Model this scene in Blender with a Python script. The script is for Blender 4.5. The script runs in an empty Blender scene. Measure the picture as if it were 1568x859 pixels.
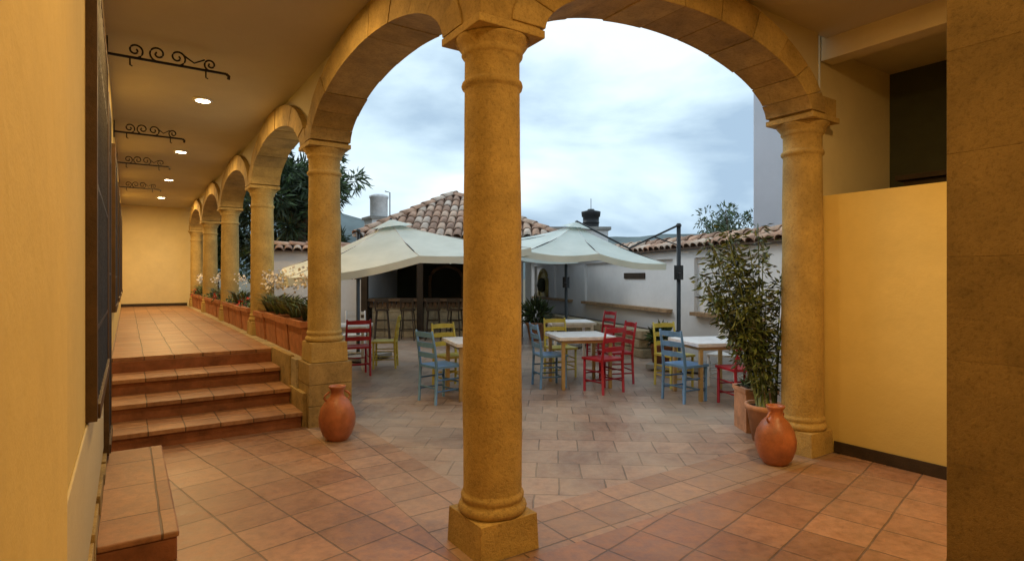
import bpy, math, random
from mathutils import Vector, Matrix, noise
random.seed(7)
R=math.radians
sc=bpy.context.scene
YAW=33.8
cs,sn=math.cos(R(YAW)),math.sin(R(YAW))
def S(r,d,z=0.0):
    # courtyard survey frame (the yard is skewed against the arcade)
    return Vector((cs*r+sn*d, -sn*r+cs*d, z))

# ------------------------------------------------------------ materials
def nodes(name):
    m=bpy.data.materials.new(name); m.use_nodes=True
    nt=m.node_tree; b=nt.nodes['Principled BSDF']
    return m,nt,b
def N(nt,t,**kw):
    n=nt.nodes.new(t)
    for k,v in kw.items():
        if k in n.inputs: n.inputs[k].default_value=v
        else: setattr(n,k,v)
    return n
def mat(name,c,rough=.7,var=.25,scale=4,bump=.15,bscale=40,metal=0,c2=None,spec=.4):
    m,nt,b=nodes(name)
    tc=N(nt,'ShaderNodeTexCoord')
    n=N(nt,'ShaderNodeTexNoise',Scale=scale,Detail=5.0,Roughness=.65)
    nt.links.new(tc.outputs['Object'],n.inputs['Vector'])
    cr=N(nt,'ShaderNodeValToRGB')
    e=cr.color_ramp.elements
    c2=c2 or tuple(min(1,x*(1+var)) for x in c)
    e[0].position=.32; e[0].color=(*[x*(1-var) for x in c],1)
    e[1].position=.68; e[1].color=(*c2,1)
    nt.links.new(n.outputs['Fac'],cr.inputs['Fac'])
    nt.links.new(cr.outputs['Color'],b.inputs['Base Color'])
    b.inputs['Roughness'].default_value=rough
    b.inputs['Metallic'].default_value=metal
    b.inputs['Specular IOR Level'].default_value=spec
    if bump>0:
        n2=N(nt,'ShaderNodeTexNoise',Scale=bscale,Detail=4.0,Roughness=.7)
        nt.links.new(tc.outputs['Object'],n2.inputs['Vector'])
        bp=N(nt,'ShaderNodeBump',Strength=bump,Distance=.02)
        nt.links.new(n2.outputs['Fac'],bp.inputs['Height'])
        nt.links.new(bp.outputs['Normal'],b.inputs['Normal'])
    return m
def plaster(name,c,stain=.72):
    # trowelled plaster with grime rising from the floor
    m,nt,b=nodes(name)
    tc=N(nt,'ShaderNodeTexCoord')
    n=N(nt,'ShaderNodeTexNoise',Scale=.9,Detail=8.0,Roughness=.7); n2=N(nt,'ShaderNodeTexNoise',Scale=9.0,Detail=5.0,Roughness=.6)
    for q in(n,n2): nt.links.new(tc.outputs['Object'],q.inputs['Vector'])
    cr=N(nt,'ShaderNodeValToRGB'); e=cr.color_ramp.elements
    e[0].position=.3; e[0].color=(*[x*.84 for x in c],1); e[1].position=.62; e[1].color=(*c,1)
    nt.links.new(n.outputs['Fac'],cr.inputs['Fac'])
    sx=N(nt,'ShaderNodeSeparateXYZ'); nt.links.new(tc.outputs['Object'],sx.inputs[0])
    ad=N(nt,'ShaderNodeMath',operation='MULTIPLY_ADD'); ad.inputs[1].default_value=-.9; 
    nt.links.new(n.outputs['Fac'],ad.inputs[0]); nt.links.new(sx.outputs['Z'],ad.inputs[2])
    mr=N(nt,'ShaderNodeMapRange'); mr.inputs['From Min'].default_value=-.45; mr.inputs['From Max'].default_value=.35; mr.inputs['To Min'].default_value=stain; mr.inputs['To Max'].default_value=1
    nt.links.new(ad.outputs[0],mr.inputs['Value'])
    vm=N(nt,'ShaderNodeVectorMath',operation='SCALE'); nt.links.new(cr.outputs['Color'],vm.inputs[0]); nt.links.new(mr.outputs['Result'],vm.inputs['Scale'])
    nt.links.new(vm.outputs['Vector'],b.inputs['Base Color']); b.inputs['Roughness'].default_value=.82
    bp=N(nt,'ShaderNodeBump',Strength=.22,Distance=.02); nt.links.new(n2.outputs['Fac'],bp.inputs['Height']); nt.links.new(bp.outputs['Normal'],b.inputs['Normal'])
    return m
def stone(name,c,dark=.55):
    m,nt,b=nodes(name)
    tc=N(nt,'ShaderNodeTexCoord')
    n=N(nt,'ShaderNodeTexNoise',Scale=3.0,Detail=7.0,Roughness=.7)
    n2=N(nt,'ShaderNodeTexNoise',Scale=45.0,Detail=4.0,Roughness=.8)
    for q in(n,n2): nt.links.new(tc.outputs['Object'],q.inputs['Vector'])
    cr=N(nt,'ShaderNodeValToRGB'); e=cr.color_ramp.elements
    e[0].position=.3; e[0].color=(*[x*dark for x in c],1)
    e[1].position=.7; e[1].color=(*[min(1,x*1.2) for x in c],1)
    nt.links.new(n.outputs['Fac'],cr.inputs['Fac'])
    cr2=N(nt,'ShaderNodeValToRGB'); e=cr2.color_ramp.elements
    e[0].position=.33; e[0].color=(.6,.57,.55,1); e[1].position=.5; e[1].color=(1,1,1,1)
    nt.links.new(n2.outputs['Fac'],cr2.inputs['Fac'])
    mx=N(nt,'ShaderNodeMixRGB',blend_type='MULTIPLY'); mx.inputs['Fac'].default_value=.75
    nt.links.new(cr.outputs['Color'],mx.inputs['Color1']); nt.links.new(cr2.outputs['Color'],mx.inputs['Color2'])
    nt.links.new(mx.outputs['Color'],b.inputs['Base Color'])
    b.inputs['Roughness'].default_value=.85
    ad=N(nt,'ShaderNodeMath',operation='ADD')
    nt.links.new(n2.outputs['Fac'],ad.inputs[0]); nt.links.new(n.outputs['Fac'],ad.inputs[1])
    bp=N(nt,'ShaderNodeBump',Strength=.45,Distance=.02)
    nt.links.new(ad.outputs[0],bp.inputs['Height']); nt.links.new(bp.outputs['Normal'],b.inputs['Normal'])
    return m
def tiles(name,c1,c2,mort,w,h,rot,off=0.0,rough=.42,stain=.5,dust=None,dustk=.75,wob=.03):
    m,nt,b=nodes(name)
    tc=N(nt,'ShaderNodeTexCoord'); mp=N(nt,'ShaderNodeMapping')
    mp.inputs['Rotation'].default_value=(0,0,R(rot)); mp.inputs['Location'].default_value=(.13,.07,0)
    nt.links.new(tc.outputs['Object'],mp.inputs['Vector'])
    wn=N(nt,'ShaderNodeTexNoise',Scale=2.5,Detail=2.0)
    nt.links.new(tc.outputs['Object'],wn.inputs['Vector'])
    ws=N(nt,'ShaderNodeVectorMath',operation='SCALE'); ws.inputs['Scale'].default_value=wob
    nt.links.new(wn.outputs['Color'],ws.inputs[0])
    wa=N(nt,'ShaderNodeVectorMath',operation='ADD')
    nt.links.new(mp.outputs['Vector'],wa.inputs[0]); nt.links.new(ws.outputs['Vector'],wa.inputs[1])
    br=N(nt,'ShaderNodeTexBrick'); br.offset=off
    for k,v in {'Scale':1.0,'Mortar Size':.007,'Mortar Smooth':.4,'Bias':0.0,'Brick Width':w,'Row Height':h}.items(): br.inputs[k].default_value=v
    br.inputs['Color1'].default_value=(*c1,1); br.inputs['Color2'].default_value=(*c2,1); br.inputs['Mortar'].default_value=(*mort,1)
    nt.links.new(wa.outputs['Vector'],br.inputs['Vector'])
    n=N(nt,'ShaderNodeTexNoise',Scale=1.3,Detail=7.0,Roughness=.7)
    n2=N(nt,'ShaderNodeTexNoise',Scale=14.0,Detail=5.0,Roughness=.7)
    for q in(n,n2): nt.links.new(tc.outputs['Object'],q.inputs['Vector'])
    cr=N(nt,'ShaderNodeValToRGB'); e=cr.color_ramp.elements
    e[0].position=.3; e[0].color=(1-stain,1-stain,1-stain,1); e[1].position=.6; e[1].color=(1.0,1.0,1.0,1)
    nt.links.new(n.outputs['Fac'],cr.inputs['Fac'])
    mx=N(nt,'ShaderNodeMixRGB',blend_type='MULTIPLY'); mx.inputs['Fac'].default_value=1
    nt.links.new(br.outputs['Color'],mx.inputs['Color1']); nt.links.new(cr.outputs['Color'],mx.inputs['Color2'])
    cr3=N(nt,'ShaderNodeValToRGB'); e=cr3.color_ramp.elements
    e[0].position=.35; e[0].color=(.60,.57,.55,1); e[1].position=.6; e[1].color=(1,1,1,1)
    nt.links.new(n2.outputs['Fac'],cr3.inputs['Fac'])
    mx2=N(nt,'ShaderNodeMixRGB',blend_type='MULTIPLY'); mx2.inputs['Fac'].default_value=.85
    nt.links.new(mx.outputs['Color'],mx2.inputs['Color1']); nt.links.new(cr3.outputs['Color'],mx2.inputs['Color2'])
    out=mx2.outputs['Color']
    if dust:
        n4=N(nt,'ShaderNodeTexNoise',Scale=.55,Detail=7.0,Roughness=.75,Distortion=.6)
        nt.links.new(tc.outputs['Object'],n4.inputs['Vector'])
        c4=N(nt,'ShaderNodeValToRGB'); e=c4.color_ramp.elements
        e[0].position=.40; e[0].color=(.06,.06,.06,1); e[1].position=.66; e[1].color=(dustk,dustk,dustk,1)
        nt.links.new(n4.outputs['Fac'],c4.inputs['Fac'])
        mx3=N(nt,'ShaderNodeMixRGB'); mx3.inputs['Color2'].default_value=(*dust,1)
        nt.links.new(c4.outputs['Color'],mx3.inputs['Fac']); nt.links.new(out,mx3.inputs['Color1'])
        out=mx3.outputs['Color']
    nt.links.new(out,b.inputs['Base Color'])
    mr=N(nt,'ShaderNodeMapRange'); mr.inputs['To Min'].default_value=rough-.16; mr.inputs['To Max'].default_value=rough+.28
    nt.links.new(n2.outputs['Fac'],mr.inputs['Value']); nt.links.new(mr.outputs['Result'],b.inputs['Roughness'])
    hs=N(nt,'ShaderNodeMath',operation='MULTIPLY_ADD'); hs.inputs[1].default_value=-1.0
    sm=N(nt,'ShaderNodeMath',operation='MULTIPLY'); sm.inputs[1].default_value=.5
    nt.links.new(n2.outputs['Fac'],sm.inputs[0])
    nt.links.new(br.outputs['Fac'],hs.inputs[0]); nt.links.new(sm.outputs[0],hs.inputs[2])
    bp=N(nt,'ShaderNodeBump',Strength=.6,Distance=.008)
    nt.links.new(hs.outputs[0],bp.inputs['Height']); nt.links.new(bp.outputs['Normal'],b.inputs['Normal'])
    return m
def leafmat(name,c):
    m,nt,b=nodes(name)
    tc=N(nt,'ShaderNodeTexCoord'); n=N(nt,'ShaderNodeTexNoise',Scale=5.0,Detail=2.0)
    nt.links.new(tc.outputs['Object'],n.inputs['Vector'])
    cr=N(nt,'ShaderNodeValToRGB'); e=cr.color_ramp.elements
    e[0].position=.35; e[0].color=(*[x*.6 for x in c],1); e[1].position=.65; e[1].color=(*[x*1.35 for x in c],1)
    nt.links.new(n.outputs['Fac'],cr.inputs['Fac']); nt.links.new(cr.outputs['Color'],b.inputs['Base Color'])
    b.inputs['Roughness'].default_value=.5
    return m
def emis(name,c,s):
    m,nt,b=nodes(name)
    b.inputs['Emission Color'].default_value=(*c,1); b.inputs['Emission Strength'].default_value=s
    b.inputs['Base Color'].default_value=(.8,.8,.8,1)
    return m

M_col=stone('sandstone',(.49,.345,.115),.68)
M_archs=[stone('arch_sandstone_a',(.46,.315,.10)),stone('arch_sandstone_b',(.40,.27,.085)),stone('arch_sandstone_c',(.50,.355,.125)),stone('arch_sandstone_d',(.43,.30,.11),.45)]
M_arch=M_archs[0]
M_ped=stone('pedestal_sandstone',(.42,.30,.12),.45)
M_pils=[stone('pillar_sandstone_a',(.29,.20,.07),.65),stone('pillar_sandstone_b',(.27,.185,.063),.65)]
M_yel=plaster('yellow_plaster',(.75,.57,.19))
M_end=plaster('pale_yellow_plaster',(.80,.68,.38))
M_cream=plaster('cream_plaster',(.66,.58,.36))
M_ceil=mat('ceiling_plaster',(.50,.445,.31),.9,.06,1,.06,20)
M_white=plaster('white_plaster',(.78,.79,.80),.6)
M_whitep=mat('grey_white_plaster',(.60,.60,.66),.85,.06,.8,.1,10)
M_wains=plaster('pale_wainscot',(.66,.57,.34))
M_dark=mat('dark_wood',(.035,.022,.012),.55,.3,6,.2,60)
M_frame=mat('window_frame_wood',(.075,.042,.018),.55,.3,8,.2,60)
M_slat=mat('bar_slat_wood',(.13,.08,.045),.6,.3,6,.2,60)
M_darkroom=mat('interior_shade_tone',(.045,.05,.028),.8,.2,2,.1,20)  # gloom of unlit rooms put into the colour; also on the niche ornament
M_iron=mat('wrought_iron',(.03,.025,.02),.5,.3,20,.2,80,metal=.6)
M_glass=mat('dark_glass',(.02,.02,.02),.12,.2,2,0)
M_terra=mat('terracotta',(.42,.17,.08),.7,.25,7,.25,50)
M_terra2=mat('terracotta_light',(.46,.24,.14),.65,.3,5,.2,40)
M_jar=mat('clay_jar_glaze',(.38,.13,.055),.38,.4,4,.2,24,spec=.5)
M_riser=mat('riser_brick',(.24,.095,.045),.7,.35,5,.25,30)
M_soil=mat('soil',(.05,.035,.025),.95,.3,20,.5,60)
M_roof=[mat('roof_tile_a',(.54,.34,.24),.85,.3,3,.2,30),mat('roof_tile_b',(.62,.44,.33),.85,.3,3,.2,30),mat('roof_tile_c',(.42,.27,.20),.85,.35,3,.2,30),mat('roof_tile_d',(.64,.52,.43),.9,.3,3,.2,30)]
M_mortar=mat('roof_mortar',(.22,.15,.11),.95,.2,5,.2,40)
M_ledge=mat('brick_ledge',(.34,.22,.12),.8,.3,6,.2,40)
M_rubble=stone('rubble_stone',(.44,.37,.24),.5)
M_black=mat('black_plastic',(.015,.016,.018),.45,.2,5,0)
M_bark=mat('bark',(.10,.07,.045),.9,.3,8,.5,40)
M_conc=mat('concrete',(.30,.29,.27),.85,.2,3,.2,30)
M_pole=mat('umbrella_mast_paint',(.035,.04,.045),.4,.2,5,0,metal=.4)
M_leafD=leafmat('leaf_dark',(.030,.052,.02)); M_leafM=leafmat('leaf_mid',(.065,.11,.035)); M_leafL=leafmat('leaf_light',(.15,.21,.07))
M_leafG=leafmat('leaf_grey',(.12,.15,.10)); M_flW=mat('white_petal',(.75,.72,.68),.6,.05,5,0); M_flR=mat('red_petal',(.5,.04,.03),.6,.1,5,0)
M_petY=mat('yellow_frame_paint',(.36,.29,.10),.6,.2,5,.1)
def paint(n,c): return mat(n,c,.42,.14,9,.15,50)
P_red=paint('red_paint',(.38,.015,.03)); P_blue=paint('blue_paint',(.13,.28,.52)); P_yel=paint('yellow_paint',(.55,.47,.09)); P_wht=paint('white_paint',(.74,.75,.76))
P_tan=paint('varnished_pine',(.46,.33,.15))
P_top=paint('table_top_white',(.78,.80,.84))
M_fab,nt,b=nodes('umbrella_canvas')
tc=N(nt,'ShaderNodeTexCoord'); n=N(nt,'ShaderNodeTexNoise',Scale=2.5,Detail=6.0); nt.links.new(tc.outputs['Object'],n.inputs['Vector'])
cr=N(nt,'ShaderNodeValToRGB'); cr.color_ramp.elements[0].color=(.64,.73,.70,1); cr.color_ramp.elements[1].color=(.76,.85,.82,1)
cr.color_ramp.elements[0].position=.3; cr.color_ramp.elements[1].position=.65
nt.links.new(n.outputs['Fac'],cr.inputs['Fac']); nt.links.new(cr.outputs['Color'],b.inputs['Base Color']); b.inputs['Roughness'].default_value=.8
t=N(nt,'ShaderNodeBsdfTranslucent'); nt.links.new(cr.outputs['Color'],t.inputs['Color'])
mx=N(nt,'ShaderNodeMixShader'); mx.inputs[0].default_value=.15
nt.links.new(b.outputs[0],mx.inputs[1]); nt.links.new(t.outputs[0],mx.inputs[2]); nt.links.new(mx.outputs[0],nt.nodes['Material Output'].inputs['Surface'])

T_foyer=tiles('foyer_terracotta_tiles',(.48,.255,.15),(.31,.15,.085),(.14,.085,.055),.36,.36,78,0.0,.38,.35,dust=(.40,.29,.20),dustk=.45,wob=.022)
T_yard=tiles('courtyard_tiles',(.48,.33,.245),(.28,.17,.12),(.13,.095,.07),.36,.36,38,0.5,.34,.4,dust=(.52,.46,.39),dustk=.7)
T_corr=tiles('corridor_tiles',(.48,.27,.145),(.37,.185,.095),(.15,.10,.06),.30,.30,0,0.0,.42,.3)
T_step=tiles('step_tiles',(.46,.25,.13),(.34,.165,.085),(.14,.08,.045),.30,.60,0,0.0,.45,.35,wob=.015)
T_band=tiles('border_tiles',(.48,.30,.20),(.33,.19,.12),(.13,.09,.06),.34,.28,0,0.0,.38,.35,dust=(.46,.37,.28),dustk=.55,wob=.02)

# ------------------------------------------------------------ mesh builder
class MB:
    def __init__(s): s.v=[];s.f=[];s.m=[];s.sm=[];s.mats=[]
    def mi(s,m):
        if m not in s.mats: s.mats.append(m)
        return s.mats.index(m)
    def add(s,vs,fs,m,smooth=False,M=None):
        o=len(s.v)
        for p in vs:
            p=Vector(p)
            s.v.append(M@p if M is not None else p)
        k=s.mi(m)
        for f in fs: s.f.append([i+o for i in f]); s.m.append(k); s.sm.append(smooth)
    def box(s,x0,x1,y0,y1,z0,z1,m,M=None):
        vs=[(x0,y0,z0),(x1,y0,z0),(x1,y1,z0),(x0,y1,z0),(x0,y0,z1),(x1,y0,z1),(x1,y1,z1),(x0,y1,z1)]
        s.add(vs,[(0,3,2,1),(4,5,6,7),(0,1,5,4),(1,2,6,5),(2,3,7,6),(3,0,4,7)],m,False,M)
    def tube(s,pts,rad,m,n=8,M=None,caps=True):
        pts=[Vector(p) for p in pts]
        if not hasattr(rad,'__len__'): rad=[rad]*len(pts)
        vs=[];fs=[]
        for i,p in enumerate(pts):
            d=(pts[min(i+1,len(pts)-1)]-pts[max(i-1,0)])
            if d.length<1e-6: d=Vector((0,0,1))
            d.normalize()
            a=Vector((0,0,1)) if abs(d.z)<.9 else Vector((1,0,0))
            u=d.cross(a).normalized(); w=d.cross(u)
            for k in range(n):
                t=2*math.pi*k/n
                vs.append(p+u*math.cos(t)*rad[i]+w*math.sin(t)*rad[i])
        for i in range(len(pts)-1):
            for k in range(n):
                fs.append((i*n+k,i*n+(k+1)%n,(i+1)*n+(k+1)%n,(i+1)*n+k))
        if caps: fs.append(tuple(range(n))); fs.append(tuple(range((len(pts)-1)*n,len(pts)*n)))
        s.add(vs,fs,m,True,M)
    def lathe(s,prof,c,m,n=40,M=None,wob=0):
        vs=[];fs=[]
        for (r,z) in prof:
            for k in range(n):
                t=2*math.pi*k/n
                rr=r
                if wob: rr=r*(1+wob*noise.noise(Vector((math.cos(t)*2+c[0],math.sin(t)*2+c[1],z*2.2)))+wob*.35*noise.noise(Vector((math.cos(t)*6+c[0],math.sin(t)*6,z*14))))
                vs.append((c[0]+rr*math.cos(t),c[1]+rr*math.sin(t),c[2]+z))
        for i in range(len(prof)-1):
            for k in range(n):
                fs.append((i*n+k,i*n+(k+1)%n,(i+1)*n+(k+1)%n,(i+1)*n+k))
        fs.append(tuple(range((len(prof)-1)*n,len(prof)*n)))
        s.add(vs,fs,m,True,M)
    def leaf(s,p,d,l,w,m,up=None):
        d=d.normalized(); a=up or Vector((random.uniform(-1,1),random.uniform(-1,1),random.uniform(-1,1)))
        sd=d.cross(a)
        if sd.length<1e-4: sd=d.orthogonal()
        sd.normalize(); nn=d.cross(sd)
        s.add([p,p+d*l*.45+sd*w+nn*l*.05,p+d*l-nn*l*.08,p+d*l*.45-sd*w+nn*l*.05],[(0,1,2,3)],m)
    def obj(s,name,bevel=0,seg=2):
        me=bpy.data.meshes.new(name)
        me.from_pydata([tuple(p) for p in s.v],[],s.f)
        for m in s.mats: me.materials.append(m)
        for i,p in enumerate(me.polygons): p.material_index=s.m[i]; p.use_smooth=s.sm[i]
        me.update()
        o=bpy.data.objects.new(name,me); sc.collection.objects.link(o)
        if bevel:
            bv=o.modifiers.new('bevel','BEVEL'); bv.width=bevel; bv.segments=seg; bv.limit_method='ANGLE'; bv.angle_limit=R(50)
            bv.harden_normals=False
        return o
def frame(o,ang):
    return Matrix.Translation(Vector(o))@Matrix.Rotation(ang,4,'Z')
def rnd(a,b): return random.uniform(a,b)
def rdir():
    while True:
        v=Vector((rnd(-1,1),rnd(-1,1),rnd(-1,1)))
        if .05<v.length<1: return v.normalized()

XW=-.16   # left wall plane
AX=1.82   # corridor arcade line
AY=2.93   # foyer arcade line
SP=3.53
ZF=.68    # raised walkway
ZC=3.80
ZS=3.06

# ------------------------------------------------------------ ground
mb=MB(); M_g=mat('dry_ground',(.16,.13,.08),.95,.3,.5,.3,8)
mb.add([(-900,-900,-.03),(900,-900,-.03),(900,900,-.03),(-900,900,-.03)],[(0,1,2,3)],M_g); mb.obj('ground')
mb=MB(); mb.box(-.3,13.5,-3.6,22,-.1,0,T_yard); mb.obj('courtyard_floor')
mb=MB()
mb.add([(XW-.02,-3.6,.004),(5.4,-3.6,.004),(5.4,2.66,.004),(XW-.02,2.66,.004)],[(0,1,2,3)],T_foyer)
mb.add([(XW-.02,2.66,.004),(1.56,2.66,.004),(1.56,6.4,.004),(XW-.02,6.4,.004)],[(0,1,2,3)],T_foyer)
mb.obj('foyer_floor')
mb=MB(); mb.add([(1.56,2.66,.004),(5.3,2.66,.004),(5.3,3.22,.004),(1.56,3.22,.004)],[(0,1,2,3)],T_band)
mb.add([(1.56,3.22,.004),(2.1,3.22,.004),(2.1,6.3,.004),(1.56,6.3,.004)],[(0,1,2,3)],T_band)
mb.obj('threshold_pavement')
mb=MB()
mb.box(XW-.05,1.56,7.90,21.2,0,ZF,T_corr); mb.box(1.56,2.06,6.66,21.2,0,ZF,M_rubble)
mb.obj('corridor_walkway',.008)
mb=MB()
ys=[6.30,6.83,7.36,7.90]
for i in range(4):
    y0=ys[i]; y1=ys[i+1] if i<3 else 8.0
    z1=.17*(i+1)
    mb.box(XW-.03,1.54,y0+.03,y1+.03 if i<3 else 7.88,.0,z1-.045,M_riser)
    if i<3: mb.box(XW-.03,1.545,y0-.01,y1+.028,z1-.043,z1,T_step)
    else: mb.box(XW-.03,1.545,y0-.01,7.899,z1-.043,z1+.002,T_step)
mb.box(1.546,1.62,6.32,6.9,0,.36,M_ped); mb.box(1.546,1.60,6.9,7.9,0,.70,M_ped)
mb.obj('brick_stairs',.012)
mb=MB(); mb.box(XW,.235,3.75,5.72,.0,.135,M_riser); mb.box(XW,.245,3.74,5.73,.136,.172,T_step); mb.obj('low_tiled_step',.01)

# ------------------------------------------------------------ left wall with windows
mb=MB()
wins=[(3.35,5.15,1.0,3.08),(5.45,6.15,.30,2.95),(8.3,10.1,1.25,3.1),(11.6,13.4,1.25,3.1),(14.9,16.7,1.25,3.1),(18.0,19.6,1.25,3.1)]
mb.box(XW-.3,XW,-3.6,21.5,0,ZC,M_yel)
mb.box(XW,XW+.010,1.84,5.42,.30,.92,M_wains)
for i in range(12):
    y0=1.84+i*.30
    mb.box(XW,XW+.018+rnd(0,.014),y0,y0+.29,0,.27+rnd(-.03,.02),M_ped)
mb.obj('corridor_wall',.004)
mb=MB(); mb.box(XW-.02,-.125,-3.5,1.83,.005,ZC-.002,M_yel); mb.obj('wall_pilaster',.012)
for (y0,y1,z0,z1) in wins:
    mb=MB(); x=XW
    mb.box(x-.02,x+.01,y0,y1,z0,z1,M_glass)
    f=.07
    mb.box(x-.01,x+.045,y0-f,y0,z0-f,z1+f,M_frame); mb.box(x-.01,x+.045,y1,y1+f,z0-f,z1+f,M_frame)
    mb.box(x-.01,x+.045,y0,y1,z1,z1+f,M_frame); mb.box(x-.01,x+.055,y0,y1,z0-f,z0,M_frame)
    mb.box(x+.005,x+.03,(y0+y1)/2-.035,(y0+y1)/2+.035,z0,z1,M_frame)
    k=int((y1-y0)/.13)
    for i in range(1,k):
        yy=y0+(y1-y0)*i/k
        mb.tube([(x+.036,yy,z0),(x+.036,yy,z1)],.008,M_iron,6)
    for zz in (z0+.35,(z0+z1)/2,z1-.35):
        mb.box(x+.030,x+.042,y0,y1,zz-.012,zz+.012,M_iron)
    mb.obj('barred_window',.003)

mb=MB(); mb.box(XW-.3,2.1,21.2,21.5,0,ZC+.4,M_end); mb.box(XW,1.6,21.17,21.199,ZF+.001,ZF+.09,M_dark); mb.obj('corridor_end_wall')
mb=MB()
mb.box(XW-.3,5.6,-3.6,2.80,ZC,ZC+.12,M_ceil); mb.box(XW-.3,1.70,2.80,21.5,ZC,ZC+.12,M_ceil)
mb.obj('ceiling')
mb=MB(); mb.box(XW-.6,2.3,3.3,21.8,4.20,4.35,M_ceil); mb.box(XW-.6,9.6,-4,3.3,4.20,4.35,M_ceil); mb.obj('roof_slab')
mb=MB(); mb.box(XW-.3,9.3,-3.8,-3.6,0,4.2,M_yel); mb.obj('foyer_back_wall')
mb=MB()
mb.box(5.36,5.54,-3.6,2.84,0,2.35,M_yel)
mb.box(5.36,5.54,-3.6,2.84,3.60,4.2,M_cream)
mb.box(5.345,5.36,-3.6,2.72,.006,.11,M_dark)
mb.obj('half_wall',.004)
mb=MB(); mb.box(5.36,9.3,2.85,3.08,0,4.2,M_cream); mb.obj('foyer_side_wall')
mb=MB(); mb.box(6.75,6.95,-3.6,2.85,0,4.2,M_darkroom); mb.box(5.54,6.75,-3.6,2.85,3.75,3.9,M_cream); mb.obj('inner_room_wall')  # far wall coloured dark to stand in for the shade beyond the opening
mb=MB(); mb.box(6.2,6.6,1.9,2.5,0,2.52,M_dark); mb.box(6.15,6.65,1.85,2.55,2.521,2.57,M_dark); mb.box(6.19,6.199,1.95,2.18,.2,2.4,M_black); mb.box(6.19,6.199,2.22,2.45,.2,2.4,M_black); mb.obj('wooden_cabinet',.006)

# ------------------------------------------------------------ columns
def column(x,y,z0,ped=0.0,name='stone_column'):
    mb=MB(); w=.20
    if ped:
        h=ped/3
        for i in range(3):
            e=rnd(0,.012)
            mb.box(x-w-.03-e,x+w+.03+e,y-w-.03-e,y+w+.03+e,i*h,(i+1)*h-.004,M_ped)
    b=z0+.001
    a0,a1=w,w-.008
    mb.add([(x-a0,y-a0,b),(x+a0,y-a0,b),(x+a0,y+a0,b),(x-a0,y+a0,b),(x-a1,y-a1,b+.21),(x+a1,y-a1,b+.21),(x+a1,y+a1,b+.21),(x-a1,y+a1,b+.21)],
      [(0,3,2,1),(4,5,6,7),(0,1,5,4),(1,2,6,5),(2,3,7,6),(3,0,4,7)],M_col)
    zb=b+.211
    prof=[(.188,0),(.2,.012),(.206,.03),(.2,.05),(.187,.06),(.182,.066),(.182,.075),(.188,.085),(.19,.1),(.185,.112),(.177,.12)]
    H=ZS-zb
    for i in range(60):
        t=i/59
        prof.append((.176-.010*t+.004*math.sin(t*math.pi), .13+t*(H-.36-.13)))
    zt=H-.36
    prof+=[(.17,zt+.01),(.181,zt+.02),(.185,zt+.035),(.181,zt+.05),(.168,zt+.06),(.166,zt+.07),(.166,zt+.19),(.175,zt+.2),(.186,zt+.215),(.183,zt+.23),(.19,zt+.245),(.212,zt+.275),(.225,zt+.295),(.225,zt+.30)]
    mb.lathe(prof,(x,y,zb),M_col,56,wob=.028)
    c=.226
    mb.box(x-c,x+c,y-c,y+c,ZS-.059,ZS-.012,M_col)
    mb.box(x-.205,x+.205,y-.205,y+.205,ZS-.011,ZS+.16,M_arch)
    return mb.obj(name,.010)
column(AX,AY,0)
for k in range(1,6): column(AX,AY+SP*k,ZF,ZF)
RX=5.2
column(RX,AY,0)

# ------------------------------------------------------------ arches
def arch(P,Q,name='stone_arch',n=11,b=.47,ring=.265,th=.42):
    P=Vector(P);Q=Vector(Q); L=(Q-P).length; ang=math.atan2(Q.y-P.y,Q.x-P.x)
    M=frame(((P.x+Q.x)/2,(P.y+Q.y)/2,0),ang)
    a=L/2-.235; mb=MB()
    def pt(t,o):
        x=math.cos(t); z=math.sin(t)**1.12
        return ((a+o*.88)*x, ZS+.005+ (b+o)*z)
    for i in range(n):
        t0=math.pi*i/n+.0022; t1=math.pi*(i+1)/n-.0022
        e=rnd(0,.016); K=5
        vs=[];fs=[]
        for k in range(K+1):
            t=t0+(t1-t0)*k/K
            xi,zi=pt(t,-e*.5); xo,zo=pt(t,ring)
            zo=min(zo,ZC-.004)
            y=th/2+e*.6
            vs+=[(xi,-y,zi),(xo,-y,zo),(xo,y,zo),(xi,y,zi)]
        for k in range(K):
            q=4*k
            for j in range(4): fs.append((q+j,q+(j+1)%4,q+4+(j+1)%4,q+4+j))
        fs.append((3,2,1,0)); q=4*K; fs.append((q,q+1,q+2,q+3))
        mb.add(vs,fs,random.choice(M_archs),False,M)
    K=40; vs=[];fs=[]
    for k in range(K+1):
        t=math.pi*k/K; x,z=pt(t,ring-.03); z=min(z,ZC-.03)
        x=max(-L/2,min(L/2,x*1.02))
        for y in(-.15,.15): vs+=[(x,y,z),(x,y,4.2)]
    for k in range(K):
        q=4*k; fs+=[(q,q+4,q+5,q+1),(q+2,q+3,q+7,q+6)]
    mb.add(vs,fs,M_ceil,False,M)
    return mb.obj(name,.007,2)
for k in range(0,5): arch((AX,AY+SP*k),(AX,AY+SP*(k+1)))
arch((AX,AY),(RX,AY))

# right foreground pillar of ashlars, dry tight joints
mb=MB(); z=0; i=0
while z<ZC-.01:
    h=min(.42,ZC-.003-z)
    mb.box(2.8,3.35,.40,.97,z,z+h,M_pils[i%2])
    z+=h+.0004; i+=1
mb.obj('stone_pillar',.0015,1)

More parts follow.
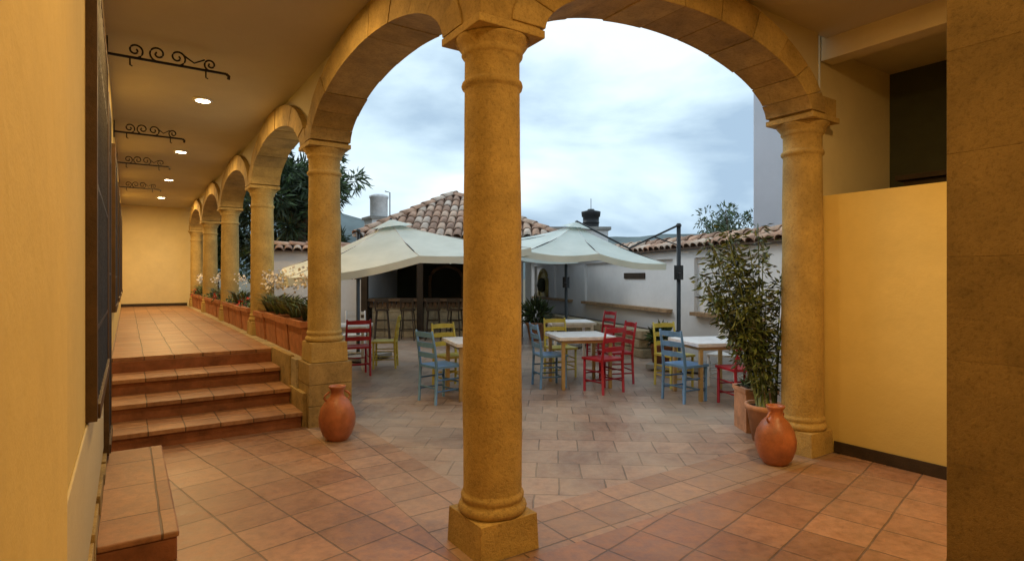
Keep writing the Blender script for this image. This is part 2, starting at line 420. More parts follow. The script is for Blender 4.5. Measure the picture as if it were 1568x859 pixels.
# ------------------------------------------------------------ downlights
M_em=emis('lamp_glass',(1,.80,.48),30)
def downlight(x,y,P,z=ZC,col=(1,.61,.22)):
    mb=MB()
    mb.lathe([(.11,0),(.11,-.012),(.085,-.02),(.08,-.012)],(x,y,z-.002),P_wht,24)
    mb.lathe([(.0,-.02),(.078,-.02),(.078,-.014),(.0,-.014)],(x,y,z-.002),M_em,24)
    o=mb.obj('ceiling_downlight')
    l=bpy.data.lights.new('lamp','AREA'); l.shape='DISK'; l.size=.16; l.energy=P; l.color=col
    lo=bpy.data.objects.new('lamp',l); sc.collection.objects.link(lo); lo.location=(x,y,z-.04); lo.parent=o
for i,y in enumerate([8.07,11.6,15.1,18.6]): downlight(.78,y,50 if i<3 else 105,col=(1,.65,.27))
downlight(.78,4.54,38); downlight(.78,1.0,38); downlight(3.5,1.0,62); downlight(3.5,-1.6,38)

# ------------------------------------------------------------ wrought iron brackets
def spiral(c,r,turn,start,dirn,Y,n=26):
    pts=[]
    for i in range(n):
        t=i/(n-1); a=start+dirn*turn*2*math.pi*t; rr=r*(1-.82*t)
        pts.append((c[0]+rr*math.cos(a),Y,c[1]+rr*math.sin(a)))
    return pts
for Y,k in ((6.35,1.0),(9.7,.85),(12.3,.8),(15.6,.8)):
    mb=MB(); z=3.62; L=.98*k; x=XW
    mb.box(x,x+.015,Y-.03,Y+.03,z-.08,z+.15,M_iron)
    mb.tube([(x,Y,z),(x+L,Y,z)],.013,M_iron)
    mb.tube([(x+L,Y,z),(x+L+.025,Y,z-.02),(x+L+.02,Y,z-.05)],.015,M_iron)
    for u in(.18,.8): mb.tube([(x+u*k,Y,z),(x+u*k,Y,z-.07),(x+u*k+.02,Y,z-.08)],.007,M_iron)
    mb.tube(spiral((x+.22*k,z+.07),.07,1.4,-math.pi/2,1,Y),.009,M_iron,6)
    mb.tube(spiral((x+.40*k,z+.075),.075,1.4,-math.pi/2,-1,Y),.009,M_iron,6)
    mb.tube(spiral((x+.56*k,z+.075),.075,1.4,-math.pi/2,1,Y),.009,M_iron,6)
    mb.tube(spiral((x+.84*k,z+.06),.06,1.4,-math.pi/2,-1,Y),.009,M_iron,6)
    mb.tube([(x+.62*k,Y,z+.1),(x+.7*k,Y,z+.05),(x+.79*k,Y,z+.1)],.008,M_iron,6)
    mb.obj('wrought_iron_bracket')

# ------------------------------------------------------------ clay jars and pots
def jar(p,h,name='clay_jar'):
    mb=MB(); s=h
    prof=[(.0,0),(.17,0),(.2,.02),(.27,.12),(.325,.28),(.335,.42),(.30,.58),(.22,.72),(.14,.80),(.115,.86),(.12,.92),(.15,.97),(.155,1.0),(.13,1.0),(.10,.93),(.09,.84),(.0,.8)]
    mb.lathe([(r*s,z*s) for r,z in prof],(p[0],p[1],p[2]),M_jar,36,wob=.03)
    for sg in(-1,1):
        pts=[]
        for i in range(9):
            a=math.pi*i/8; pts.append((p[0]+sg*(.14+.10*math.sin(a))*s,p[1],p[2]+(.9-.2*i/8)*s))
        mb.tube(pts,.02*s,M_jar,8)
    return mb.obj(name)
jar(S(2.26,4.93),.50)
jar(S(-1.72,5.66),.53)
def pot(mb,c,r,h,m=M_terra):
    mb.lathe([(0,0),(r*.68,0),(r*.95,h*.85),(r*1.06,h*.86),(r*1.06,h),(r*.92,h),(r*.9,h*.9),(0,h*.9)],c,m,28)
    mb.lathe([(0,h*.9),(r*.9,h*.91)],c,M_soil,16)

mb=MB(); c=S(2.49,5.62); pot(mb,c,.19,.36,M_terra2)
for i in range(26):
    a=rnd(0,2*math.pi); lean=S(rnd(-.86,.12),rnd(-.25,.25))*.70; H=rnd(.95,1.80)
    base=c+Vector((math.cos(a)*.09,math.sin(a)*.09,.33)); pts=[]
    for k in range(9):
        t=k/8; pts.append(base+Vector((lean.x*t**1.4,lean.y*t**1.4,H*t)))
    mb.tube(pts,[.010-.006*k/8 for k in range(9)],M_leafL if i%2 else M_leafM,6)
    for q in range(120):
        t=rnd(.38,1) if i%4 else rnd(.15,1); k=min(7,int(t*8)); p=pts[k].lerp(pts[k+1],t*8-k)
        d=Vector((rnd(-1,1),rnd(-1,1),rnd(-.9,.45)))
        st=p+d.normalized()*rnd(.0,.10)
        mb.leaf(st,d,rnd(.05,.12),rnd(.009,.017),random.choice([M_leafD,M_leafM,M_leafM,M_leafL,M_leafL,M_leafG]))
mb.obj('potted_bamboo')
mb=MB(); c=S(2.56,6.05); Mq=frame(c,R(-YAW))
mb.box(-.16,.16,-.16,.16,0,.40,M_terra2,Mq); mb.box(-.175,.175,-.175,.175,.401,.45,M_terra2,Mq); mb.box(-.14,.14,-.14,.14,.4505,.455,M_soil,Mq)
for i in range(120):
    d=rdir(); d.z=abs(d.z)*.8+.2
    mb.leaf(c+Vector((rnd(-.1,.1),rnd(-.1,.1),.44)),d,rnd(.08,.2),.012,random.choice([M_leafD,M_leafM]))
mb.obj('square_fern_planter',.01)

# planters along the arcade
pi=0
for k in range(1,5):
    y0=AY+SP*k+.27; y1=AY+SP*(k+1)-.27
    n=4
    for j in range(n):
        a=y0+(y1-y0)*j/n+.03; b=y0+(y1-y0)*(j+1)/n-.03
        mb=MB(); x0,x1=AX-.17+rnd(-.015,.015),AX+.19; z0=ZF+.003; z1=z0+.40+rnd(-.01,.01)
        t=.03
        mb.add([(x0+t,a+t,z0),(x1-t,a+t,z0),(x1-t,b-t,z0),(x0+t,b-t,z0),(x0,a,z1),(x1,a,z1),(x1,b,z1),(x0,b,z1)],
               [(0,3,2,1),(0,1,5,4),(1,2,6,5),(2,3,7,6),(3,0,4,7)],M_terra)
        mb.box(x0-.015,x0+.03,a-.012,b+.012,z1-.07,z1,M_terra); mb.box(x1-.03,x1+.015,a-.012,b+.012,z1-.07,z1,M_terra)
        mb.box(x0+.03,x1-.03,a-.012,a+.03,z1-.07,z1,M_terra); mb.box(x0+.03,x1-.03,b-.03,b+.012,z1-.07,z1,M_terra)
        mb.add([(x0+.02,a+.02,z1-.05),(x1-.02,a+.02,z1-.05),(x1-.02,b-.02,z1-.05),(x0+.02,b-.02,z1-.05)],[(0,1,2,3)],M_soil)
        kind=[0,2,0,0,1,3,2,1,0,3,2,1,1,2,0,3][pi%16]; pi+=1
        cc=Vector(((x0+x1)/2,(a+b)/2,z1-.05))
        for c2 in range(3):
            c3=cc+Vector((rnd(-.05,.05),(c2-1)*(b-a)*.3,0))
            if kind in(0,2):
                for i in range(34):
                    az=rnd(0,6.28); d=Vector((math.cos(az)*.55,math.sin(az)*.55,1)); l=rnd(.26,.54)
                    p=c3.copy(); w=.014
                    e1=p+d.normalized()*l*.6; e2=e1+Vector((math.cos(az)*.9,math.sin(az)*.9,.25)).normalized()*l*.45
                    sd=Vector((-math.sin(az),math.cos(az),0))*w
                    mb.add([p-sd*.6,p+sd*.6,e1+sd,e1-sd,e2],[(0,1,2,3),(3,2,4)],random.choice([M_leafM,M_leafL,M_leafG]))
            else:
                for i in range(110):
                    o=rdir()*rnd(.03,.17); o.z=abs(o.z)*1.2
                    mb.leaf(c3+o,rdir(),rnd(.04,.08),.018,random.choice([M_leafD,M_leafM,M_leafL]))
            if (kind==0 and c2!=1) or (kind==2 and c2==1):
                for i in range(64):
                    o=rdir()*rnd(.02,.15); o.z=o.z*1.2
                    mb.leaf(c3+Vector((0,0,.52))+o,rdir(),rnd(.03,.06),.02,M_flW)
            if kind==3:
                for i in range(30):
                    o=rdir()*.17; o.z=abs(o.z)*1.2
                    mb.leaf(c3+o,rdir(),.045,.02,M_flR)
        mb.obj('terracotta_planter_box')

# ------------------------------------------------------------ roof tiles helpers
def tile_run(mb,o,up,side,nrm,length,w=.10,tl=.40):
    s=0
    while s<length-.04:
        e=min(s+tl+.03,length); m=random.choice(M_roof)
        j=rnd(-.006,.006); vs=[];fs=[];K=6
        for q,(ss,rr,lf) in enumerate(((s,w*1.05,.03),(e,w*.88,.008))):
            for k in range(K+1):
                a=math.pi*k/K
                vs.append(o+up*ss+side*(math.cos(a)*rr+j)+nrm*(math.sin(a)*rr*.85+lf))
        for k in range(K): fs.append((k,k+1,K+2+k,K+1+k))
        vs2=[v-nrm*.018 for v in vs[:K+1]]
        mb.add(vs+vs2,fs+[(k+1,k,2*K+2+k,2*K+3+k) for k in range(K)],m,True)
        s+=tl
def tri_roof(mb,A,B,C):
    A,B,C=Vector(A),Vector(B),Vector(C); sd=(B-A); L=sd.length; sd.normalize()
    ft=(C-A).dot(sd); up=(C-A)-sd*ft; H=up.length; up.normalize(); nr=sd.cross(up)
    if nr.z<0: nr=-nr
    mb.add([A,B,C],[(0,1,2)],M_mortar)
    n=int(L/.215)
    for i in range(n):
        s=(i+.5)*L/n
        ml=H*s/ft if s<ft else H*(L-s)/(L-ft)
        tile_run(mb,A+sd*s-up*.06,up,sd,nr,ml+.06)
    for E in(A,B):
        d=(C-E); l=d.length; d.normalize(); s2=d.cross(Vector((0,0,1))).normalized(); n2=s2.cross(d)
        if n2.z<0:n2=-n2
        tile_run(mb,E+n2*.05,d,s2,n2,l,.11,.4)
def coping(mb,P,Q,z,half=.30,drop=.13):
    P=Vector((P[0],P[1],z));Q=Vector((Q[0],Q[1],z)); d=(Q-P);L=d.length;d.normalize()
    pr=Vector((-d.y,d.x,0)); n=int(L/.215)
    for sg in(-1,1):
        down=(pr*sg*half-Vector((0,0,drop))); ln=down.length; up=-down.normalized()
        nr=d.cross(up)
        if nr.z<0:nr=-nr
        a=P+down;b=Q+down
        mb.add([P,Q,b,a],[(0,1,2,3)],M_mortar)
        for i in range(n):
            tile_run(mb,P+down+d*((i+.5)*L/n),up,d,nr,ln,.10,ln)
    tile_run(mb,P+Vector((0,0,.03)),d,pr,Vector((0,0,1)),L,.11,.4)

# ------------------------------------------------------------ courtyard walls
def ywall(P,Q,name,top=2.18,panels=None,ledges=None,extra=None):
    P=Vector(P[:2]).to_3d();Q=Vector(Q[:2]).to_3d(); d=Q-P;L=d.length; ang=math.atan2(d.y,d.x); M=frame(P,ang)
    mb=MB(); mb.box(0,L,-.15,.10,-.02,top,M_white,M)
    for (a,b,z0,z1) in (panels or []): mb.box(a,b,.10,.17,z0,z1,M_white,M)
    for (a,b,z) in (ledges or []):
        x=a
        while x<b-.05:
            e=min(x+.3,b); mb.box(x,e-.008,.102,.29+rnd(0,.01),z-.035,z+.03,M_ledge,M); x+=.3
    if extra: extra(mb,M)
    coping(mb,P,Q,top+.13)
    return mb.obj(name)
W0=S(4.4,8.05); W1=S(.82,20.0); L1=(W1-W0).length
pl=[(a,b,.931,1.959) for a,b in ((0,.9),(2.88,3.6),(7.9,8.7),(10.2,10.6),(12.1,L1))]
pl+=[(0,L1,1.96,2.1),(0,L1,0,.93)]
def ex1b(mb,M):
    mb.box(4.8,5.75,.101,.125,1.56,1.69,M_dark,M)
    cx=11.35; w=.40;pts=[]
    for i in range(13):
        t=math.pi*i/12; pts.append((cx+w*math.cos(t),.13,1.42+w*math.sin(t)))
    pts=[(cx+w,.13,.96)]+pts+[(cx-w,.13,.96)]
    mb.tube(pts,.055,M_petY,6,M)
    mb.add([(p[0],.112,p[2]) for p in pts],[tuple(range(len(pts)))],M_petY,False,M)
    mb.lathe([(0,0),(.13,.08),(.17,.25),(.13,.42),(0,.5)],(0,0,0),M_darkroom,12,M@Matrix.Translation((cx,.17,1.08)))
ywall(W0,W1,'courtyard_wall',2.13,pl,[(1.0,2.85,.92),(3.62,7.88,.92),(8.75,12.1,.92)],ex1b)
ywall(S(-6.55,14.7),S(-4.05,15.6),'courtyard_wall',2.25)
ywall(S(.95,19.9),S(.5,20.1),'courtyard_wall',2.13)

# raised stone bed
mb=MB()
d=(W1-W0).normalized()
Mx=frame(W0,math.atan2(d.y,d.x))
x=3.6
while x<9.6:
    w=rnd(.28,.5)
    for zz in range(3):
        e=rnd(0,.03); off=(zz%2)*.12
        mb.box(x+off,x+off+w-.012,.60,.84+e,.185*zz,.185*zz+.175,M_rubble,Mx)
    x+=w
mb.box(3.6,9.7,.175,.62,0,.50,M_soil,Mx)
mb.obj('stone_raised_bed',.02)
def shrub(p,r,h,n,mats,name,potr=0,poth=0,ll=(.08,.2),lw=.03,potm=None):
    mb=MB()
    if potr: pot(mb,p,potr,poth,potm or M_terra)
    b=Vector(p)+Vector((0,0,poth*.9))
    for i in range(8):
        a=rdir(); a.z=abs(a.z)+.5; a.normalize(); mb.tube([b,b+Vector((a.x*r,a.y*r,a.z*h*.7))],[.01,.004],M_bark,5)
    for i in range(n):
        o=rdir()*rnd(.35,1); q=b+Vector((o.x*r,o.y*r,h*.5+o.z*h*.5))
        dd=Vector((o.x,o.y,o.z+rnd(-.2,.8))); mb.leaf(q,dd,rnd(*ll),lw,random.choice(mats))
    return mb.obj(name)
shrub(S(2.60,10.0),.20,.30,240,[M_leafD,M_leafM],'potted_shrub',.2,.45,potm=M_riser)
shrub(S(.62,14.6),.32,.55,300,[M_leafD,M_leafM],'potted_shrub',.26,.45,(.15,.3),.03,M_terra2)
shrub(S(-5.9,13.6),.5,1.1,500,[M_leafD,M_leafM],'garden_shrub',0,0,(.12,.25),.05)

# ------------------------------------------------------------ bar pavilion
mb=MB(); Mk=frame(S(0,0),R(-YAW))
mb.box(-4.0,.3,19.3,19.5,0,2.7,M_darkroom,Mk); mb.box(-4.0,-3.85,15.0,19.3,0,2.7,M_white,Mk); mb.box(.15,.3,15.4,19.3,0,2.7,M_white,Mk)  # bar back wall carries the dim inside as a dark colour
mb.box(-3.9,.2,15.0,19.3,2.55,2.68,M_dark,Mk)
for x in(-3.85,-2.4,-.9,.15): mb.box(x-.08,x+.08,14.95,15.1,0,2.55,M_dark,Mk)
mb.box(-3.85,.15,14.94,15.11,2.38,2.545,M_dark,Mk)
xx=-3.7
while xx<-.1:
    w=rnd(.3,.5)
    for zz in range(4): mb.box(xx,xx+w-.012,15.2-rnd(0,.03),15.4,.22*zz+.01,.22*zz+.22,M_rubble,Mk)
    xx+=w
mb.box(-3.8,.1,15.02,15.62,.96,1.03,M_slat,Mk)
for i in range(32): mb.box(-3.75+i*.12,-3.75+i*.12+.09,15.12,15.15,.80,.955,M_slat,Mk)
pts=[(-2.2+.55*math.cos(math.pi*i/12),19.25,1.5+.45*math.sin(math.pi*i/12)) for i in range(13)]
mb.tube([(-1.65,19.25,.9)]+pts+[(-2.75,19.25,.9)],.06,M_ledge,6,Mk)
mb.box(-1.3,.1,19.0,19.28,1.35,1.4,M_slat,Mk); mb.box(-1.3,.1,19.0,19.28,1.75,1.8,M_slat,Mk)
for i in range(13): 
    q=Mk@Vector((-1.2+i*.1,19.12,1.4)); mb.lathe([(.0,0),(.03,0),(.03,.17),(.012,.21),(.012,.26)],q,random.choice([M_leafM,M_jar,M_glass]),8)
e0,e1,f0,f1,ze=-3.9,1.15,14.35,19.6,2.60
ap=Mk@Vector((-1.72,16.9,3.98)); c=[Mk@Vector(q) for q in((e0,f0,ze),(e1,f0,ze),(e1,f1,ze),(e0,f1,ze))]
for i in range(4): tri_roof(mb,c[i],c[(i+1)%4],ap)
mb.lathe([(.12,0),(.14,.05),(.06,.08),(.05,.11),(0,.13)],ap,M_roof[0],12)
mb.obj('bar_pavilion')
def stool(p,ang):
    mb=MB(); M=frame(p,ang)
    for a in range(4):
        s1,s2=[(-1,-1),(1,-1),(1,1),(-1,1)][a]
        mb.tube([(s1*.19,s2*.19,0),(s1*.13,s2*.13,.74)],.018,M_dark,6,M)
    for zz in(.25,.5):
        q=.19-.06*zz/.74
        for (u,v) in(((-q,-q),(q,-q)),((q,-q),(q,q)),((q,q),(-q,q)),((-q,q),(-q,-q))): mb.tube([(*u,zz),(*v,zz)],.011,M_dark,6,M)
    mb.box(-.17,.17,-.17,.17,.74,.78,M_dark,M)
    mb.box(-.17,-.13,.14,.17,.78,1.05,M_dark,M); mb.box(.13,.17,.14,.17,.78,1.05,M_dark,M); mb.box(-.13,.13,.145,.165,.96,1.05,M_dark,M)
    mb.obj('bar_stool',.004)
for i,r in enumerate((-3.3,-2.65,-2.0,-1.45,-.4)): stool(S(r,14.6),R(-YAW+180)+rnd(-.2,.2))

# ------------------------------------------------------------ umbrellas
def umbrella(ap,half,drop,rot,tx,ty,mast,mtop,sx=1.0):
    mb=MB(); M=Matrix.Translation(ap)@Matrix.Rotation(R(-YAW),4,'Z')@Matrix.Rotation(R(tx),4,'X')@Matrix.Rotation(R(ty),4,'Y')@Matrix.Rotation(R(rot),4,'Z')
    cor=[]
    for i in range(8):
        a=i*math.pi/4
        if i%2: q=Vector((math.copysign(half,math.cos(a))*sx,math.copysign(half,math.sin(a)),-drop))
        else: q=Vector((round(math.cos(a))*half*sx,round(math.sin(a))*half,-drop*.86))
        cor.append(q)
    NR=6;NS=6
    for i in range(8):
        A=cor[i];B=cor[(i+1)%8]; vs=[];fs=[]
        for r in range(NR+1):
            t=.05+.95*r/NR
            for s in range(NS+1):
                u=s/NS; p=(A.lerp(B,u))*t
                sag=.055*math.sin(u*math.pi)*t + .05*math.sin(t*math.pi)
                vs.append(Vector((p.x,p.y,p.z-sag)))
        for r in range(NR):
            for s in range(NS):
                k=r*(NS+1)+s; fs.append((k,k+1,k+NS+2,k+NS+1))
        b=len(vs)
        for s in range(NS+1): q=vs[NR*(NS+1)+s]; vs.append(q*1.002-Vector((0,0,.10)))
        for s in range(NS): k=NR*(NS+1)+s; fs.append((k,k+1,b+s+1,b+s))
        mb.add(vs,fs,M_fab,False,M)
        mb.tube([(0,0,-.06),A*.5+Vector((0,0,-.055)),A*.98+Vector((0,0,-.015))],.010,M_pole,5,M)
        mb.tube([A*(.05)+Vector((0,0,.0)),A*.35+Vector((0,0,-.048)),A*.7+Vector((0,0,-.042)),A+Vector((0,0,.002))],.005,P_wht,5,M)
    vs=[(0,0,.07)]+[tuple(q*.17+Vector((0,0,.045))) for q in cor]
    mb.add(vs,[(0,i+1,(i+1)%8+1) for i in range(8)],M_fab,False,M)
    mb.tube([(0,0,-.35),(0,0,.08)],.022,M_pole,8,M)
    mast=Vector(mast); top=mast+Vector((0,0,mtop))
    mb.tube([mast+Vector((0,0,.06)),top],.036,M_pole,10)
    mb.lathe([(.045,0),(.05,.03),(.03,.06)],top-Vector((0,0,.03)),M_pole,12)
    hub=M@Vector((0,0,.08))
    a=top.lerp(hub,.45); q=(M.inverted()@a); k=max(abs(q.x)/sx,abs(q.y))/half; a=M@Vector((q.x,q.y,-drop*k+.05))
    mb.tube([top,a,hub],.018,M_pole,8)
    mb.tube([mast+Vector((0,0,mtop-.35)),top.lerp(a,.5)],.012,M_pole,6)
    mb.box(-.05,.05,-.06,.06,mtop-.95,mtop-.70,M_pole,Matrix.Translation(mast)); mb.tube([mast+Vector((.05,-.05,mtop-.83)),mast+Vector((-.14,-.1,mtop-.83)),mast+Vector((-.15,-.1,mtop-.95))],.010,M_pole,6)
    for a in(0,math.pi/2): mb.box(-.5,.5,-.03,.03,.005+a*.02,.045+a*.02,M_pole,frame(mast,a+.5))
    for a in range(4): 
        Mq=frame(mast,a*math.pi/2+.5); mb.box(.06,.46,.06,.46,.04,.11,M_conc,Mq)
    return mb.obj('cantilever_umbrella')
umbrella(S(-1.95,9.3,2.46),1.50,.60,24,5,-6,S(-3.0,11.2),2.5,1.15)
umbrella(S(1.13,10.2,2.51),1.20,.46,14,6,6,S(2.90,10.0),2.50)
umbrella(S(-.15,13.9,2.55),1.4,.5,10,2,0,S(1.25,13.3),2.3)

# ------------------------------------------------------------ chairs and tables
def chair(r,d,face,P,seat=None):
    p=S(r,d); M=frame(p,R(-YAW)+face)
    mb=MB(); w=.19
    for sx in(-1,1):
        mb.tube([(sx*w,.18,0),(sx*w,.18,.46)],.019,P,8,M)
        mb.tube([(sx*w,-.20,0),(sx*w,-.18,.45),(sx*w*.98,-.21,.70),(sx*w*.96,-.25,.92)],[.019,.02,.018,.014],P,8,M)
        for z in(.16,.30): mb.tube([(sx*w,-.19,z),(sx*w,.18,z)],.011,P,6,M)
    for z in(.13,.25): mb.tube([(-w,.18,z),(w,.18,z)],.011,P,6,M)
    mb.tube([(-w,-.19,.2),(w,-.19,.2)],.011,P,6,M)
    mb.box(-.215,.215,-.19,.215,.445,.475,seat or P,M)
    for z in(.58,.71,.84):
        yb=-.20-(z-.58)*.14
        mb.add([(-w,yb,z),(0,yb-.025,z),(w,yb,z),(-w,yb,z+.06),(0,yb-.025,z+.068),(w,yb,z+.06),
                (-w,yb-.016,z),(0,yb-.041,z),(w,yb-.016,z),(-w,yb-.016,z+.06),(0,yb-.041,z+.068),(w,yb-.016,z+.06)],
               [(0,1,4,3),(1,2,5,4),(7,6,9,10),(8,7,10,11),(3,4,10,9),(4,5,11,10),(1,0,6,7),(2,1,7,8)],P,False,M)
    mb.obj('wooden_chair')
def table(r,d,P,ang=0,h=.42):
    M=frame(S(r,d),R(-YAW)+ang); mb=MB()
    for a in(-1,1):
        for b in(-1,1): mb.box(a*(h-.07)-.024,a*(h-.07)+.024,b*(h-.07)-.024,b*(h-.07)+.024,0,.70,P,M)
    q=h-.05
    mb.box(-q,q,-q,-q+.02,.655,.70,P,M); mb.box(-q,q,q-.02,q,.655,.70,P,M); mb.box(-q,-q+.02,-q+.021,q-.021,.655,.70,P,M); mb.box(q-.02,q,-q+.021,q-.021,.655,.70,P,M)
    mb.box(-h,h,-h,h,.701,.75,P_top,M)
    mb.obj('cafe_table',.006)
def setup(r,d,tp,chairs,ang=0):
    table(r,d,tp,ang)
    for (cr,cd,P) in chairs:
        chair(cr,cd,math.atan2(d-cd,r-cr)-math.pi/2+rnd(-.15,.15),P)
setup(-2.95,10.2,P_wht,[(-2.55,9.4,P_red),(-2.25,10.2,P_yel),(-3.1,11.3,P_wht),(-3.6,10.0,P_wht)],.1)
setup(-.45,7.85,P_tan,[(-.93,7.45,P_blue),(-.88,8.35,P_yel)],.35)
setup(1.0,8.55,P_tan,[(.55,8.45,P_blue),(.78,9.3,P_yel),(1.28,8.05,P_red),(1.58,8.75,P_red)],.2)
setup(1.12,11.1,P_wht,[(1.75,11.4,P_red)],.1)
setup(2.70,7.8,P_tan,[(2.25,7.5,P_blue),(2.38,8.45,P_yel),(3.15,8.45,P_wht),(2.86,7.2,P_red)],.2)

# ------------------------------------------------------------ trees
def tree(p,H,cr,cz,n,mats,name,tr=.25,ll=(.16,.32),lw=.07,flat=1.0,cl=46,rr0=(.16,.34)):
    mb=MB(); p=Vector(p)
    top=p+Vector((rnd(-.3,.3),rnd(-.3,.3),H*.55)); mb.tube([p,p.lerp(top,.5)+Vector((.1,-.08,0)),top],[tr,tr*.8,tr*.6],M_bark,10)
    cen=p+Vector((0,0,cz)); cs_=[]
    for i in range(cl):
        o=rdir()*rnd(.25,1.0); q=cen+Vector((o.x*cr,o.y*cr,o.z*cr*flat))
        if i<26: mb.tube([top-Vector((0,0,rnd(0,H*.12))),top.lerp(q,.5)+Vector((0,0,.2)),q],[tr*.35,tr*.2,.02],M_bark,6)
        cs_.append((q,rnd(*rr0)*cr))
    per=n//cl
    for q,rr in cs_:
        sh=random.choice(mats)
        for i in range(per):
            o=rdir()*rr*rnd(.3,1); mb.leaf(q+Vector((o.x,o.y,o.z*.7)),o.normalized()+rdir()*.7+Vector((0,0,-.3)),rnd(*ll),lw,sh if random.random()<.6 else random.choice(mats))
    return mb.obj(name)
tree(S(-7.5,19.6),6.5,2.2,4.5,8000,[M_leafD,M_leafD,M_leafM,M_leafM],'broadleaf_tree',.28,(.24,.5),.038,1.05,64,(.12,.26))
tree(S(-10.8,20.5),5,2.0,3.3,4000,[M_leafD,M_leafM],'broadleaf_tree',.25)
tree(S(9.5,25.5),4.5,1.45,3.7,1700,[M_leafM,M_leafG],'slender_tree',.10,(.16,.3),.035,.7,34,(.2,.38))

# ------------------------------------------------------------ neighbours
mb=MB(); Mk2=frame((0,0,0),R(-YAW))
Mb=frame(S(4.75,11.3),R(-YAW-24))
mb.box(0,4.5,0,3.5,0,7.5,M_whitep,Mb); mb.box(-.1,4.6,-.1,3.6,7.5,7.65,M_conc,Mb)
mb.box(1.5,2.6,-.05,-.001,4.2,5.5,M_glass,Mb); mb.box(1.4,2.7,-.1,-.002,4.08,4.2,M_conc,Mb)
mb.obj('neighbouring_white_building',.01)
mb=MB(); mb.box(1.5,3.6,21.5,24.5,0,3.35,M_white,Mk2); mb.box(1.4,3.7,21.4,24.6,3.35,3.47,M_conc,Mk2); mb.obj('neighbouring_house',.01)
mb=MB(); q=S(3.05,22.2,3.47); mb.lathe([(.31,0),(.33,.02),(.30,.05),(.31,.2),(.33,.22),(.31,.24),(.31,.42),(.35,.45),(.37,.60),(.37,.64),(.15,.69),(.12,.74),(0,.75)],q,M_black,28)
mb.tube([q+Vector((0,0,.7)),q+Vector((0,0,1.15))],.012,M_black,5); mb.obj('black_water_tank')
mb=MB(); q=S(-5.05,21.8,0)
mb.box(-.42,.42,-.42,.42,0,3.75,M_white,Matrix.Translation(q)); mb.box(-.5,.5,-.5,.5,3.75,3.85,M_conc,Matrix.Translation(q))
mb.lathe([(.31,3.851),(.33,3.9),(.33,4.55),(.36,4.58),(.36,4.66),(.2,4.72),(0,4.73)],q,P_wht,24)
mb.tube([q+Vector((.36,-.2,3.8)),q+Vector((.36,-.2,4.8)),q+Vector((.2,-.1,4.85))],.02,M_iron,6); mb.obj('water_tank_tower')

# hills
mb=MB(); M_h=mat('hill_scrub',(.12,.155,.16),.95,.35,.02,.0,5)
vs=[];fs=[];n=150
for i in range(n+1):
    a=R(-75+i*175/n); D=520
    ca=Vector((math.sin(a),math.cos(a),0))
    rel=math.degrees(a)-YAW
    h=36+13*noise.noise(Vector((i*.09,3,0)))+6*noise.noise(Vector((i*.35,9,0)))+(20 if rel<-10 else 8)*max(0,min(1,(-rel)/18))
    for (f,z) in((.75,0),(.86,h*.5),(1,h),(1.3,h*.9)): vs.append(ca*D*f+Vector((0,0,z)))
for i in range(n):
    for k in range(3): q=4*i+k; fs.append((q,q+4,q+5,q+1))
mb.add(vs,fs,M_h,True); mb.obj('hills')

# ------------------------------------------------------------ world: overcast evening sky
w=bpy.data.worlds.new('World'); sc.world=w; w.use_nodes=True; nt=w.node_tree; bg=nt.nodes['Background']
sky=N(nt,'ShaderNodeTexSky'); sky.sky_type='NISHITA'; sky.sun_disc=False; sky.sun_elevation=R(40); sky.sun_rotation=R(YAW-60); sky.air_density=1.0; sky.dust_density=1.5
tc=N(nt,'ShaderNodeTexCoord'); mp=N(nt,'ShaderNodeMapping'); mp.inputs['Scale'].default_value=(1,1,2.6); mp.inputs['Location'].default_value=(.2,1.7,.9)
nt.links.new(tc.outputs['Generated'],mp.inputs['Vector'])
n1=N(nt,'ShaderNodeTexNoise',Scale=2.3,Detail=9.0,Roughness=.48,Distortion=.25); nt.links.new(mp.outputs['Vector'],n1.inputs['Vector'])
n2=N(nt,'ShaderNodeTexNoise',Scale=1.1,Detail=6.0,Roughness=.5,Distortion=.2)
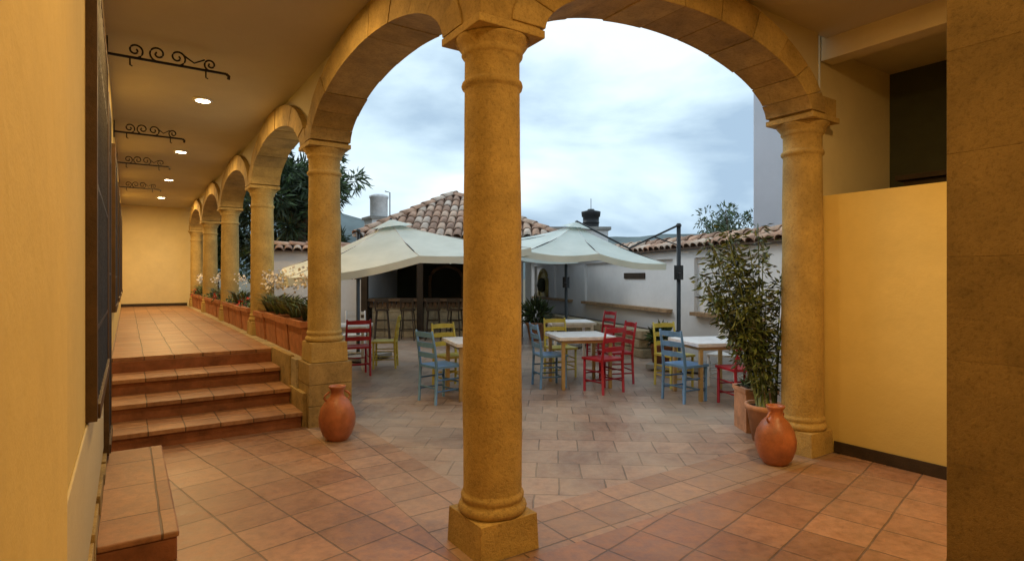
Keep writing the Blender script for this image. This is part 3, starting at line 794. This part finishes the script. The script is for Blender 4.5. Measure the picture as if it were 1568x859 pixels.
mp2=N(nt,'ShaderNodeMapping'); mp2.inputs['Scale'].default_value=(1,1,4.2); mp2.inputs['Location'].default_value=(4,1,2); nt.links.new(tc.outputs['Generated'],mp2.inputs['Vector']); nt.links.new(mp2.outputs['Vector'],n2.inputs['Vector'])
cc=N(nt,'ShaderNodeValToRGB'); e=cc.color_ramp.elements
e[0].position=.36; e[0].color=(.33,.46,.60,1); e[1].position=.60; e[1].color=(.80,.90,.95,1)
em=e.new(.48); em.color=(.58,.74,.85,1)
nt.links.new(n1.outputs['Fac'],cc.inputs['Fac'])
scl=N(nt,'ShaderNodeVectorMath',operation='SCALE'); scl.inputs['Scale'].default_value=11.0; nt.links.new(cc.outputs['Color'],scl.inputs[0])
msk=N(nt,'ShaderNodeValToRGB'); msk.color_ramp.elements[0].position=.30; msk.color_ramp.elements[0].color=(.8,.8,.8,1); msk.color_ramp.elements[1].position=.55
nt.links.new(n2.outputs['Fac'],msk.inputs['Fac'])
mx=N(nt,'ShaderNodeMixRGB'); nt.links.new(msk.outputs['Color'],mx.inputs['Fac']); nt.links.new(sky.outputs['Color'],mx.inputs['Color1']); nt.links.new(scl.outputs['Vector'],mx.inputs['Color2'])
nt.links.new(mx.outputs['Color'],bg.inputs['Color']); bg.inputs['Strength'].default_value=.12
sl=bpy.data.lights.new('sun','SUN'); sl.energy=.8; sl.angle=R(20); sl.color=(1,.96,.9)
so=bpy.data.objects.new('sun',sl); sc.collection.objects.link(so)
az=R(YAW-60); el=R(40); dv=Vector((math.sin(az)*math.cos(el),math.cos(az)*math.cos(el),math.sin(el)))
so.rotation_euler=dv.to_track_quat('Z','Y').to_euler()

# ------------------------------------------------------------ camera
cam=bpy.data.cameras.new('camera'); co=bpy.data.objects.new('camera',cam); sc.collection.objects.link(co)
co.location=(0,0,1.6); co.rotation_euler=(R(90),0,R(-YAW)); cam.sensor_width=36; cam.lens=880/1568*36; cam.shift_y=-.0035
cam.clip_start=.02; cam.clip_end=3000
sc.camera=co
sc.view_settings.view_transform='Standard'; sc.view_settings.look='None'; sc.view_settings.exposure=0
